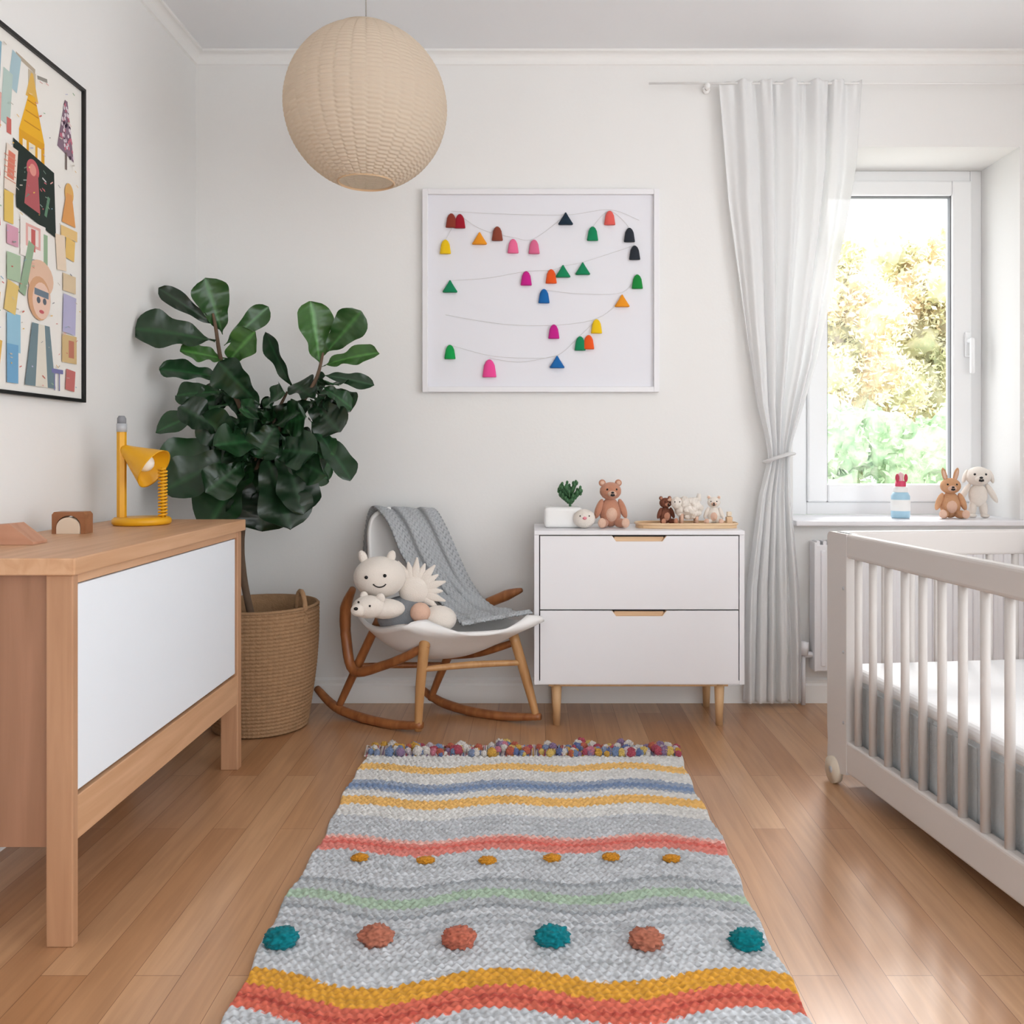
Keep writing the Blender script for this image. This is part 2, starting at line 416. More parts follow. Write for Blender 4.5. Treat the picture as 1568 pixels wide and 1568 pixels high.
def disc(s, t, rx, ry, c, n=20): pp([(s+rx*math.cos(2*pi*k/n), t+ry*math.sin(2*pi*k/n)) for k in range(n)], c)
rect(.27, .855, .035, .04, '#c9b99b'); rect(.30, .885, .09, .012, '#b9a890', .1); rect(.22, .875, .05, .01, '#8f8a7f', -.2)
pp([(.24, .80), (.30, .80), (.275, .87), (.265, .87)], '#e8b63a')
pp([(.21, .70), (.33, .70), (.285, .81), (.255, .81)], '#efb52e'); rect(.27, .665, .12, .07, '#e2a52a'); rect(.27, .655, .03, .05, '#f4e9d0'); rect(.235, .66, .018, .04, '#fff1d8'); rect(.305, .66, .018, .04, '#fff1d8')
for z_ in (.73, .76, .79): rect(.27, z_, .09-(z_-.7)*.5, .003, '#c98a2a')
rect(.35, .84, .04, .10, '#a9c8d2', .2); rect(.385, .76, .04, .14, '#b9d0c8', .1); rect(.375, .69, .02, .04, '#d0574a')
pp([(.055, .70), (.145, .72), (.105, .865), (.09, .865)], '#7d5a72')
for i in range(60):
    t = random.uniform(.705, .855); w = .044*(.88-t)/.17; disc(.1+random.uniform(-w, w), t, .005, .006, random.choice(['#e8d8e0', '#3d2b3f', '#c8607a', '#e8d8e0']), 6)
rect(.1, .69, .008, .05, '#5b4038')
pp([(.155, .455), (.345, .49), (.36, .665), (.165, .635)], '#232f2a')
disc(.27, .61, .03, .028, '#c8404a'); pp([(.245, .60), (.295, .60), (.31, .51), (.235, .50)], '#b23a40'); disc(.27, .61, .016, .016, '#e58f80'); rect(.2, .53, .012, .06, '#3f7a52', .3); rect(.215, .6, .02, .004, '#dedede', .3)
for i in range(14): rect(random.uniform(.18, .33), random.uniform(.5, .63), random.uniform(.004, .016), .003, random.choice(['#8a9a8f', '#c85560', '#5f7a68']), random.uniform(-1, 1))
disc(.085, .60, .024, .03, '#eab04a'); pp([(.05, .51), (.125, .51), (.1, .60), (.07, .60)], '#e79a3a'); rect(.085, .485, .09, .03, '#f0c779'); rect(.08, .44, .05, .06, '#efc25a', .1)
rect(.13, .42, .05, .10, '#f3dcc0', -.1); rect(.37, .58, .05, .12, '#f0e0d0', .1); rect(.37, .59, .03, .07, '#dd6d4c', .1); rect(.38, .48, .04, .08, '#e8c14a')
for z_ in (.55, .565, .58, .595, .61): rect(.375, z_, .05, .003, '#d98a70', .05)
rect(.27, .42, .12, .10, '#f6efe8'); rect(.27, .43, .07, .06, '#e9a9a0'); rect(.27, .43, .05, .045, '#f4e4dc'); rect(.27, .42, .02, .06, '#c94b45'); rect(.21, .40, .02, .1, '#93b48c')
disc(.235, .325, .065, .05, '#e9bfa0'); disc(.24, .27, .055, .06, '#d9a070'); disc(.23, .265, .044, .05, '#f1c9b2'); rect(.23, .285, .07, .018, '#5a6f80', .05); disc(.245, .265, .009, .009, '#3b4a5a'); disc(.215, .265, .009, .009, '#3b4a5a'); disc(.23, .235, .012, .005, '#c8404a')
pp([(.16, .03), (.31, .03), (.275, .2), (.19, .2)], '#5f7c86'); pp([(.2, .03), (.26, .03), (.245, .2), (.215, .2)], '#e9e2d2'); rect(.3, .34, .03, .15, '#8fae8a', .3)
rect(.085, .25, .07, .11, '#b8b4d8', .05); rect(.085, .34, .07, .05, '#e3c9a0'); rect(.085, .15, .08, .08, '#d8b77a'); rect(.075, .15, .03, .05, '#c26b4b'); rect(.08, .06, .05, .06, '#c9605a', .1); rect(.15, .08, .06, .012, '#6a6aa8'); rect(.14, .05, .005, .05, '#6a6aa8'); rect(.165, .05, .005, .05, '#6a6aa8')
rect(.36, .16, .06, .10, '#8fc3dc'); rect(.365, .08, .05, .1, '#5fa3cf'); rect(.37, .25, .05, .08, '#e8c66a', .2); rect(.36, .33, .06, .07, '#a9c3a0'); rect(.365, .41, .05, .05, '#d99ab0')
cols = ['#e8b63a', '#7fb0c4', '#d0574a', '#93b48c', '#b8b4d8', '#e9a9a0', '#f0c779']
for i in range(7):
    for j in range(3):
        rect(.45+j*.085, .09+i*.125, random.uniform(.05, .075), random.uniform(.07, .1), random.choice(cols), random.uniform(-.2, .2))
        disc(.45+j*.085, .09+i*.125, .02, .025, random.choice(cols))
for i in range(150):
    s = random.uniform(.03, .66); t = random.uniform(.03, .9)
    if .2 < s < .29 and .2 < t < .33: continue
    rect(s, t, random.uniform(.004, .016), random.uniform(.0015, .004), random.choice(cols+['#8a8a8a', '#c8c0b0', '#c8c0b0']), random.uniform(-.6, .6))
b.done(False)

# ------------------------------------------------------------ bunting frame on back wall
b = B('framed_felt_bunting'); fx0, fx1, fz0, fz1 = -.44, .508, 1.247, 2.06; fw = .022; yb_ = YB-.002; yf = YB-.030
for a in ((fx0, fx0+fw, fz0, fz1), (fx1-fw, fx1, fz0, fz1), (fx0+fw, fx1-fw, fz0, fz0+fw), (fx0+fw, fx1-fw, fz1-fw, fz1)):
    b.box((a[0], yf, a[2]), (a[1], yb_, a[3]), M_white, .002)
b.box((fx0+fw, yb_-.012, fz0+fw), (fx1-fw, yb_, fz1-fw), mat('backing_board', '#ebebf1', .8), 0)
U = 1/380
R_, CR, OR, BR, PK, MV, YL, NV, CO, GN, CH, MG, OE, BL = '#8f3b2c', '#a0182c', '#f09a26', '#8d4634', '#ee6f9a', '#dd6d94', '#f0c61c', '#1c3040', '#e5635c', '#15885a', '#2b3038', '#c6238a', '#ea5a22', '#1c67ac'
T = [(44, 261, R_, 'b'), (57, 260, CR, 'b'), (87, 233, OR, 't'), (114, 241, BR, 'b'), (138, 222, PK, 'b'), (170, 221, MV, 'b'), (35, 221, YL, 'b'), (218, 263, NV, 't'),
     (285, 265, CO, 'b'), (259, 241, GN, 'b'), (315, 239, CH, 'b'), (323, 212, CH, 'b'), (42, 160, GN, 't'), (158, 173, MG, 'b'), (196, 176, OE, 'b'), (214, 183, GN, 't'), (244, 187, GN, 't'),
     (185, 146, BL, 'b'), (327, 168, '#1c8a3c', 'b'), (304, 138, OR, 't'), (200, 92, MG, 'b'), (265, 100, YL, 'b'), (240, 74, GN, 'b'), (253, 76, OE, 'b'), (42, 61, '#15a04e', 'b'), (102, 36, '#f0509a', 'B'), (205, 45, BL, 't')]
ys = yb_-.012
for a, c, colr, k in T:
    x = fx0+a*U; z = fz0+c*U; s = 1.25 if k == 'B' else 1
    if k == 't': prof = [(.030, -.022), (.0315, -.018), (.022, -.004), (.010, .014), (.003, .026), (0, .028)]
    else: prof = [(.0225, -.028), (.0235, -.025), (.021, -.008), (.018, .010), (.012, .022), (.005, .028), (0, .029)]
    vs = []; fs = []; n_ = 20; prof = [(0, prof[0][1])]+prof
    for r, zz in prof:
        for q in range(n_):
            th = 2*pi*q/n_
            vs.append((x+r*s*.95*math.cos(th), ys-.009+r*s*.42*math.sin(th), z+zz*s))
    for i in range(len(prof)-1):
        for q in range(n_): fs.append((i*n_+q, i*n_+(q+1) % n_, (i+1)*n_+(q+1) % n_, (i+1)*n_+q))
    b.add(vs, fs, M_felt, True, lin(colr))
M_str = mat('string', '#cfcdc9', .8)
strings = [[(44, 276), (110, 272), (218, 270), (285, 278), (330, 262)], [(57, 270), (90, 248), (138, 236), (170, 234), (218, 270)], [(259, 252), (285, 276), (315, 250), (323, 222)], [(35, 232), (57, 272)],
           [(42, 170), (100, 174), (158, 184), (196, 186), (214, 192), (244, 198), (300, 216), (323, 224)], [(185, 156), (240, 150), (304, 152), (327, 180)], [(35, 118), (120, 104), (200, 102), (265, 112), (304, 140)],
           [(42, 72), (102, 56), (160, 52), (205, 56), (240, 86), (265, 110)], [(102, 52), (150, 46), (205, 56)]]
for s_ in strings: b.tube([(fx0+a*U, ys-.004, fz0+c*U) for a, c in s_], .0006, M_str, 5, sub=6)
b.done(False)

# ------------------------------------------------------------ pendant lamp
b = B('pendant_lamp'); C = Vector((-.522, 2.77, 2.088)); r0 = .252
NU, NV_ = 320, 300
TA, TB = 22, 160
th = np.linspace(math.radians(TA), math.radians(TB), NV_); ph_ = np.linspace(0, 2*pi, NU, endpoint=False)
TH, PH = np.meshgrid(th, ph_, indexing='ij')
ring = (TH*58)
band = np.sign(np.sin(PH*16))
rr = r0*(1+.007*np.sin(ring*2+band*pi/2)*.9-.008*np.abs(np.cos(PH*16/1))**12)
x = C[0]+rr*np.sin(TH)*np.cos(PH); y = C[1]+rr*np.sin(TH)*np.sin(PH); z = C[2]+rr*np.cos(TH)
vs = np.stack([x, y, z], -1).reshape(-1, 3)
fs = [(i*NU+j, i*NU+(j+1) % NU, (i+1)*NU+(j+1) % NU, (i+1)*NU+j) for i in range(NV_-1) for j in range(NU)]
M_shade = cloth('woven_paper', '#e8dac8', .42)
b.add(vs, fs, M_shade)
zb = C[2]+r0*math.cos(math.radians(TB)); rb = r0*math.sin(math.radians(TB))
b.lathe([(rb, zb-.002), (rb+.004, zb), (rb+.002, zb+.006), (rb-.003, zb+.004), (rb, zb-.002)], (C[0], C[1], 0), mat('rattan_ring', '#d9b894', .6))
zt = C[2]+r0*math.cos(math.radians(TA)); rt = r0*math.sin(math.radians(TA))
b.lathe([(rt, zt), (rt+.003, zt+.003), (rt, zt+.006), (rt-.003, zt+.003), (rt, zt)], (C[0], C[1], 0), M_shade)
b.tube([(C[0]-rt, C[1], zt), (C[0]+rt, C[1], zt)], .002, M_metal); b.tube([(C[0], C[1]-rt, zt), (C[0], C[1]+rt, zt)], .002, M_metal)
b.tube([(C[0], C[1], zt-.12), (C[0], C[1], H-.02)], .0022, mat('cord', '#a9a49d', .6))
b.lathe([(0, H), (.04, H), (.04, H-.015), (.03, H-.022), (0, H-.022)], (C[0], C[1], 0), M_whitem)
b.tube([(C[0], C[1], zt-.16), (C[0], C[1], zt-.1)], .018, M_whitem, 16); b.ell((C[0], C[1], zt-.2), (.03, .03, .045), mat('bulb', '#f7f2e8', .3))
b.done(False)

# ------------------------------------------------------------ curtain + rod
b = B('curtain_rod'); b.tube([(.46, 3.48, 2.462), (XR, 3.48, 2.462)], .004, M_trim, 10)
for x in (.70, 2.2):
    b.tube([(x, 3.48, 2.462), (x, 3.553, 2.462)], .006, M_trim); b.ell((x, 3.545, 2.462), (.016, .008, .016), M_trim)
b.ell((.69, 3.478, 2.45), (.012, .012, .015), M_trim, sub=2)
b.done()
LZ = [.02, .25, .481, .835, .987, 1.05, 1.19, 1.494, 2.0, 2.46]; LX = [.83, .835, .845, .895, .935, .925, .89, .845, .775, .738]
RZ = [.02, .25, .481, .835, .987, 1.05, 1.114, 1.367, 1.62, 1.873, 2.127, 2.46]; RX = [1.065, 1.065, 1.055, 1.02, 1.012, 1.025, 1.045, 1.12, 1.175, 1.23, 1.275, 1.30]
b = B('curtain'); A = []
nv, nu = 200, 320
for i in range(nv):
    z = 2.472-(2.472-.02)*i/(nv-1)
    xl = interp(z, LZ, LX); xr = interp(z, RZ, RX)
    tie = math.exp(-((z-.99)/.13)**2); top = math.exp(-((z-2.47)/.10)**2)
    row = []
    for j in range(nu):
        u = j/(nu-1)
        uu = u+.022*math.sin(u*13+z*.9)+.010*math.sin(u*29-z*1.7)
        broad = math.sin(2*pi*5.5*uu+.6*math.sin(z*1.6+u*4))
        fine = math.sin(2*pi*13*uu+1.2*math.sin(z*2.3)+u*3)
        mid = .5+.5*math.sin(u*9+z*1.1)
        yy = 3.478+.018*broad*(1-.3*tie)+.006*fine*(.3+.7*mid+top)
        xx = xl+(xr-xl)*u+.004*math.cos(2*pi*5.5*uu)*(1-tie)
        row.append((xx, yy, z))
    A.append(row)
M_curt = cloth('sheer_linen', '#ffffff', .40, .24)
b.sheet(A, .0012, M_curt)
tb = [(.974+.046*math.cos(a), 3.477+.034*math.sin(a), .985+.016*math.cos(a+.4)) for a in np.linspace(0, 2*pi, 40)]
b.tube(tb, .020, M_curt, 10, flat=.35, up=(0, 0, 1))
b.tube([(1.015, 3.49, .99), (1.03, 3.53, 1.01), (1.03, 3.552, 1.01)], .006, M_curt)
b.done(False)

# ------------------------------------------------------------ dresser
b = B('dresser'); dx0, dx1, dy0, dy1, dz0, dz1 = .007, .775, 3.22, 3.53, .157, .72
b.box((dx0, dy0-.004, dz1-.016), (dx1, dy1, dz1), M_white, .002)
b.box((dx0, dy0, dz0), (dx0+.018, dy1, dz1-.016), M_white, .001); b.box((dx1-.018, dy0, dz0), (dx1, dy1, dz1-.016), M_white, .001)
b.box((dx0+.018, dy0+.002, dz0), (dx1-.018, dy1, dz0+.014), M_white, .001)
b.box((dx0+.018, dy1-.01, dz0), (dx1-.018, dy1-.002, dz1-.016), M_white, .001)
b.box((dx0+.018, dy0+.022, dz0+.014), (dx1-.018, dy0+.03, dz1-.016), M_dark, 0)
cxm = (dx0+dx1)/2-.0
M_lip = wood('birch_lip', '#dcb48c', '#eccfaa', 'X')
for z0, z1 in ((.432, .700), (.162, .427)):
    a0, a1 = dx0+.022, dx1-.022
    b.prism([(a0, z0), (a1, z0), (a1, z1), (cxm+.1, z1), (cxm+.085, z1-.02), (cxm-.085, z1-.02), (cxm-.1, z1), (a0, z1)], dy0, dy0+.018, M_white)
    b.prism([(cxm-.098, z1-.001), (cxm-.083, z1-.019), (cxm+.083, z1-.019), (cxm+.098, z1-.001), (cxm+.11, z1-.001), (cxm+.09, z1-.026), (cxm-.09, z1-.026), (cxm-.11, z1-.001)], dy0+.002, dy0+.026, M_lip)
    b.box((cxm-.09, dy0+.012, z1-.024), (cxm+.09, dy0+.021, z1-.004), M_lip, 0)
for x in (.09, .69):
    for y in (dy0+.035, dy1-.035): b.tube([(x, y, 0), (x, y, dz0)], [.013, .019], M_beech, 20)
b.box((.06, dy0+.02, dz0-.012), (.72, dy0+.05, dz0), M_beech, .002)
b.done()

# ------------------------------------------------------------ plush helper
def bear(name, x, y, z, h, m, m2=None, ears='round', yaw=0, sit=True, muz=None):
    b = B(name); m2 = m2 or m; muz = muz or m2
    Mz = Matrix.Translation((x, y, z)) @ Matrix.Rotation(yaw, 4, 'Z')
    def e(c, r, mm, rot=None, sub=3):
        cc = Mz @ Vector([k*h for k in c]); rr = [k*h for k in r]
        b.ell(cc, rr, mm, (Mz.to_3x3().to_4x4() @ (rot or Matrix.Identity(4))), sub)
    rx = lambda a: Matrix.Rotation(a, 4, 'X'); ry = lambda a: Matrix.Rotation(a, 4, 'Y')
    if sit:
        e((0, 0, .27), (.2, .17, .27), m); e((0, -.07, .25), (.13, .12, .17), m2)
        for s in (-1, 1):
            e((s*.16, -.17, .085), (.09, .2, .085), m, Matrix.Rotation(s*.35, 4, 'Z')); e((s*.215, -.34, .1), (.075, .04, .09), m2)
            e((s*.22, -.05, .34), (.065, .07, .19), m, ry(s*-.35))
    else:
        e((0, 0, .38), (.15, .11, .2), m)
        for s in (-1, 1):
            e((s*.085, 0, .16), (.065, .07, .165), m, ry(s*-.08)); e((s*.1, -.04, .035), (.07, .1, .035), m)
            e((s*.21, 0, .42), (.05, .055, .19), m, ry(s*-.5))
    hz = .66 if sit else .70
    e((0, -.02, hz), (.2, .17, .165), m)
    e((0, -.17, hz-.045), (.085, .07, .06), muz); e((0, -.235, hz-.02), (.03, .02, .02), M_eye, sub=2)
    b.tube([Mz @ Vector((a*h, -.232*h, (hz-.07+abs(a)*.3)*h)) for a in (-.035, 0, .035)], .004*h/.17, M_eye, 6)
    for s in (-1, 1):
        e((s*.085, -.165, hz+.035), (.02, .016, .02), M_eye, sub=2)
        if ears == 'round': e((s*.15, 0, hz+.15), (.065, .04, .065), m); e((s*.15, -.03, hz+.15), (.04, .02, .04), m2)
        elif ears == 'long': e((s*.11, 0, hz+.23), (.05, .035, .15), m, ry(s*.25)); e((s*.112, -.025, hz+.22), (.028, .016, .11), m2, ry(s*.25))
        elif ears == 'flop': e((s*.2, 0, hz-.0), (.04, .06, .12), m, ry(s*-.3))
    return b

bear('teddy_bear', .298, 3.37, .7205, .208, M_fur_b, M_fur_p, yaw=.1).done()
bear('toy_rabbit', 1.725, 3.64, .7355, .2, M_fur_t, M_fur_p, 'long', yaw=-.2, sit=True).done()
bear('plush_rabbit', 1.85, 3.66, .7355, .245, M_fur_w, None, 'flop', yaw=-.25, sit=False).done()
b = B('baby_bottle'); M_bb = mat('pale_blue_plastic', '#a9cfe3', .3)
b.lathe([(0, 0), (.034, 0), (.037, .006), (.037, .09), (.030, .105), (.026, .108)], (1.52, 3.64, .7355), M_bb, 32)
b.lathe([(.037, .03), (.0378, .031), (.0378, .075), (.037, .076)], (1.52, 3.64, .7355), M_whitem, 32)
b.lathe([(0, .105), (.028, .105), (.029, .11), (.029, .125), (.02, .13)], (1.52, 3.64, .7355), M_whitem, 32)
b.lathe([(.02, .128), (.022, .14), (.02, .152), (0, .154)], (1.52, 3.64, .7355), mat('pink_cap', '#d9486a', .4), 24)
b.lathe([(.012, .152), (.011, .17), (.014, .18), (0, .19)], (1.52, 3.64, .7355), mat('bunny_knob', '#efc3c8', .5), 24)
for s in (-1, 1): b.ell((1.52+s*.018, 3.63, .7355+.165), (.008, .006, .018), mat('knob_ear', '#c23c55', .5), sub=2)
b.done()
b = B('wooden_tray')
op = [(.585+.19*math.copysign(abs(math.cos(a))**.5, math.cos(a)), 3.36+.07*math.copysign(abs(math.sin(a))**.5, math.sin(a))) for a in np.linspace(0, 2*pi, 48, endpoint=False)]
b.prism(op, .7205, .733, wood('birch_tray', '#dcb488', '#ecd0a8', 'X'), 'Z')
b.tube([(p[0], p[1], .736) for p in op]+[(op[0][0], op[0][1], .736)], .005, M_lip, 8)
b.done()
bear('toy_bear', .508, 3.37, .7335, .12, M_fur_d, M_fur_b, yaw=.3).done()
bear('toy_mouse', .690, 3.35, .7335, .125, M_fur_w, M_fur_p, yaw=-.2).done()
b = B('toy_sheep'); x, y, z = .594, 3.35, .7335
for i in range(70):
    v = Vector((random.gauss(0, 1), random.gauss(0, 1), random.gauss(0, 1))).normalized()
    b.ell((x+v[0]*.044, y+v[1]*.028, z+.062+v[2]*.033), .014, M_fur_w, sub=2)
b.ell((x, y, z+.062), (.048, .03, .034), M_fur_w)
b.ell((x-.050, y-.022, z+.082), (.02, .022, .023), M_fur_w)
for s in (-1, 1):
    b.ell((x-.050+s*.022, y-.012, z+.092), (.010, .006, .006), M_fur_p, sub=2); b.ell((x-.050+s*.009, y-.041, z+.086), .0028, M_eye, sub=1)
    for q in (-1, 1): b.tube([(x+q*.028, y+s*.014, z), (x+q*.028, y+s*.014, z+.04)], .007, M_fur_p)
b.tube([(x+.036, y, z+.088), (x+.04, y, z+.115)], [.012, .006], M_fur_w); b.done()
b = B('wooden_blocks_toy'); b.box((.735, 3.33, .7335), (.757, 3.36, .762), M_lip, .003); b.box((.738, 3.335, .763), (.755, 3.355, .781), mat('cream_block', '#f0dfc8', .6), .003); b.done()

b = B('cactus_planter'); x0, x1 = .045, .19; z = .7205
b.box((x0, 3.32, z), (x1, 3.44, z+.078), M_whitem, .014, seg=4)
b.ell((.195, 3.315, z+.036), (.042, .036, .036), M_fur_w); b.ell((.195, 3.278, z+.04), (.008, .005, .006), mat('pink_nose', '#e58f9a', .6), sub=2)
for s in (-1, 1): b.ell((.195+s*.017, 3.282, z+.048), .003, M_eye, sub=1)
M_cac = mat('cactus_green', '#45704a', .7, .3, 120, .25, 60)
b.tube([(.145, 3.38, z+.07), (.145, 3.38, z+.10)], .005, M_cac)
for i in range(60):
    a = random.uniform(0, 2*pi); t = random.uniform(.1, 1); r = .040*math.sin(pi*min(1, t*.9))+.004
    p0 = Vector((.145, 3.38, z+.085+t*.04)); p1 = Vector((.145+r*math.cos(a), 3.38+r*math.sin(a), z+.092+t*.085))
    b.tube([p0, (p0+p1)/2+Vector((0, 0, -.004)), p1], [.003, .005, .002], M_cac, 6)
    b.ell(p1, (.006, .006, .009), M_cac, sub=1)
b.done()

# ------------------------------------------------------------ rug
NX, NY = 345, 780
x0r, x1r, y0r, y1r = -.548, .487, .98, 2.89
xs = np.linspace(0, 1, NX); ysr = np.linspace(0, 1, NY)
Uu, Vv = np.meshgrid(xs, ysr)
X = x0r+(x1r-x0r)*Uu; Y = y0r+(y1r-y0r)*Vv
def wv(p, ph, a): return a*np.sin(2*pi*X/p+ph)
def kr(a_, b_):
    q = np.random.rand(NY//a_+1, NX//b_+1); return np.kron(q, np.ones((a_, b_)))[:NY, :NX]
yarn = kr(3, 5)*.6+kr(2, 14)*.4
def L(h): return np.array(lin(h)[:3])
Wn = wv(.47, 2.6, .030)*np.clip((2.10-Y)/.45, 0, 1)+wv(.40, 3.0, .017)*np.clip((Y-1.7)/.3, 0, 1)+wv(.9, .4, .010)
rowh = .0135
Yw = Y-Wn*.9
rowi = np.floor(Yw/rowh)
Ys = Y-Wn+(yarn-.5)*.014
colr = L('#c2c5c9')[None, None, :]*(.70+.46*yarn[..., None])
def band(y0, y1, c, mix=1.0):
    global colr
    k = ((Ys > y0) & (Ys < y1))[..., None]
    cc = (L(c)[None, None, :]*(.80+.36*yarn[..., None]))
    colr = np.where(k, colr*(1-mix)+cc*mix, colr)
band(2.40, 2.92, '#d9d8d5'); band(2.745, 2.80, '#e8bc74'); band(2.58, 2.66, '#9ba6b8'); band(2.60, 2.63, '#7c90b0'); band(2.475, 2.535, '#e8b96f')
band(2.19, 2.26, '#d88479'); band(2.225, 2.24, '#d36b61'); band(2.26, 2.275, '#e0b2a8')
band(1.90, 2.04, '#abafb2', .8); band(1.945, 1.985, '#a2ba9f', .8); band(1.90, 1.915, '#8f9498', .8); band(2.025, 2.04, '#92979b', .8); band(1.83, 1.845, '#a2a6aa', .8)
band(2.12, 2.13, '#acb0b3', .8); band(2.34, 2.35, '#b4b8bb', .8); band(1.72, 1.73, '#acb0b3', .8); band(1.86, 1.87, '#9a9fa3', .7)
band(1.612, 1.668, '#d2993a'); band(1.545, 1.612, '#cf6a57'); band(1.57, 1.582, '#b45044'); band(1.42, 1.48, '#a9adb0'); band(1.2, 1.27, '#a3aec2'); band(1.1, 1.16, '#f0c274')
st = np.sin(2*pi*X/.018+rowi*2.6+.8*np.sin(rowi*1.7))
h = .009+.0065*np.sqrt(np.abs(np.sin(pi*Yw/rowh)))*(.60+.40*st)
h = h+.0025*(yarn-.5)
edge = np.minimum(np.minimum(Uu*(NX-1), (1-Uu)*(NX-1)), np.minimum(Vv*(NY-1), (1-Vv)*(NY-1)))
h = np.where(edge < 1, .001, np.where(edge < 2, h*.75, h))
X2 = X+.005*np.sin(Y*9)+.004*np.sin(Y*31)
M_rug = attrmat('knitted_wool', .95, .05, .1)
b = B('rug')
vs = np.stack([X2, Y, h], -1).reshape(-1, 3)
cl = np.concatenate([colr.reshape(-1, 3), np.ones((NX*NY, 1))], 1)
fs = [(j*NX+i, j*NX+i+1, (j+1)*NX+i+1, (j+1)*NX+i) for j in range(NY-1) for i in range(NX-1)]
b.add(vs.tolist(), fs, M_rug, True, cl.tolist())
def pom(x, y, r, c, fl=.62, n=3, ax=1.12):
    bb = bmesh.new(); bmesh.ops.create_icosphere(bb, subdivisions=4, radius=1)
    cs = []
    for v in bb.verts:
        k = 1+.32*noise.noise(v.co*4+Vector((x*50, y*50, 0)))+.20*noise.noise(v.co*14)
        q = .8+.5*noise.noise(v.co*9+Vector((x*9, 0, 0)))
        cc = lin(c); cs.append((cc[0]*q, cc[1]*q, cc[2]*q, 1))
        v.co = v.co*k
    M4 = Matrix.Translation((x, y, .012+r*fl*.7)) @ Matrix.Diagonal((r*ax, r*.9, r*fl, 1))
    b.bm(bb, M_rug, True, M4, cs)
for x, c in zip((-.505, -.315, -.148, .040, .229, .43), ('#157f89', '#b9745e', '#bf6d58', '#157f89', '#b9745e', '#0f7c84')):
    pom(x, 1.775+random.uniform(-.01, .01), .028, c, .70, ax=1.2)
for x in (-.42, -.257, -.108, .048, .192, .338): pom(x, 2.14+.01*math.sin(x*9), .016, '#d89432', .5, ax=1.3)
pal = ['#b95868', '#d9a850', '#8d9ab8', '#cf8292', '#9a80a0', '#dfc070', '#8094b8', '#d3c5cc', '#c06a56', '#e3dcd6', '#6a78a6', '#e3dcd6']
for i in range(230):
    x = x0r+.005+(x1r-x0r-.01)*random.random()
    k = .5+.5*math.sin(x*48)
    pom(x, 2.915+random.uniform(-.035, .02+.035*k), random.uniform(.006, .012+.003*k), random.choice(pal), 1.25)
for i in range(200):
    x = x0r+(x1r-x0r)*i/199; yy = 2.93+random.uniform(0, .01)
    b.tube([(x, 2.885, .012), (x+random.uniform(-.01, .01), yy+.02, .022), (x+random.uniform(-.012, .012), yy+.05, .004)], .003, M_rug, 5, col=lin(random.choice(pal+['#e3e0d9']*4)))
b.done(False)

# ------------------------------------------------------------ crib
b = B('crib')
ex = Vector((.993, .117, 0)); ey = Vector((.117, -.993, 0))
Mc = Matrix(((ex.x, ey.x, 0, .915), (ex.y, ey.y, 0, 2.73), (0, 0, 1, 0), (0, 0, 0, 1)))
Lc, Wc = 1.34, .70
for w0 in (0, Wc-.032):
    b.box((w0, .02, .690), (w0+.032, Lc-.02, .762), M_crib, .010, Mc, 3)
    b.box((w0, .05, .055), (w0+.032, Lc-.05, .150), M_crib, .008, Mc, 3)
    for t0 in (0, Lc-.115):
        o = 1 if t0 == 0 else -1; e0 = 0 if t0 == 0 else Lc
        pts = [(.125, .05), (.125, .762), (.02, .762)]
        pts += [(.02-.02*math.sin(a), .742+.02*math.cos(a)) for a in np.linspace(0, pi/2, 7)[1:]]
        pts += [(.0, .16), (.004, .12)]
        pts += [(.045-.045*math.cos(a), .07-.04*math.sin(a)) for a in np.linspace(0, pi/2, 7)]
        b.prism([(e0+o*p, q) for p, q in pts], w0-.002, w0+.034, M_crib, 'X', M=Mc)
        for zz in (.6, .41, .2): b.tube([Mc @ Vector((w0-.004, e0+o*.108, zz)), Mc @ Vector((w0+.01, e0+o*.108, zz))], .005, M_metal)
        c0 = Mc @ Vector((w0-.012, e0+o*.045, .04)); c1 = Mc @ Vector((w0+.008, e0+o*.045, .04))
        b.tube([c0, c1], .04, mat('wheel', '#dccfbc', .5), 28); b.tube([c0-(c1-c0)*.1, c1], .010, M_metal, 14)
    n_ = 13
    for i in range(n_):
        t = .165+(Lc-.33)*i/(n_-1)
        b.tube([Mc @ Vector((w0+.016, t, .14)), Mc @ Vector((w0+.016, t, .70))], .011, M_crib, 14)
for t0 in (.004, Lc-.034):
    b.box((.03, t0, .685), (Wc-.03, t0+.03, .762), M_crib, .008, Mc, 3); b.box((.03, t0, .08), (Wc-.03, t0+.03, .16), M_crib, .008, Mc, 3)
    for i in range(7):
        w = .09+(Wc-.18)*i/6
        b.tube([Mc @ Vector((w, t0+.015, .15)), Mc @ Vector((w, t0+.015, .70))], .011, M_crib, 14)
b.box((.03, .03, .10), (Wc-.03, Lc-.03, .118), M_crib, .002, Mc)
b.done()
b = B('crib_mattress')
M_q = mat('grey_quilt', '#c3c8cb', .9, .5, 120, .06, 40); M_sheet = mat('white_sheet', '#f5f5f6', .9, .2, 40)
b.box((.042, .045, .12), (Wc-.042, Lc-.045, .335), M_q, .02, Mc, 4)
b.box((.040, .043, .318), (Wc-.040, Lc-.043, .362), M_sheet, .02, Mc, 4)
for i in range(12):
    t = .1+i*.1
    b.box((.038, t, .13), (.044, t+.088, .315), M_q, .0025, Mc)
b.done()

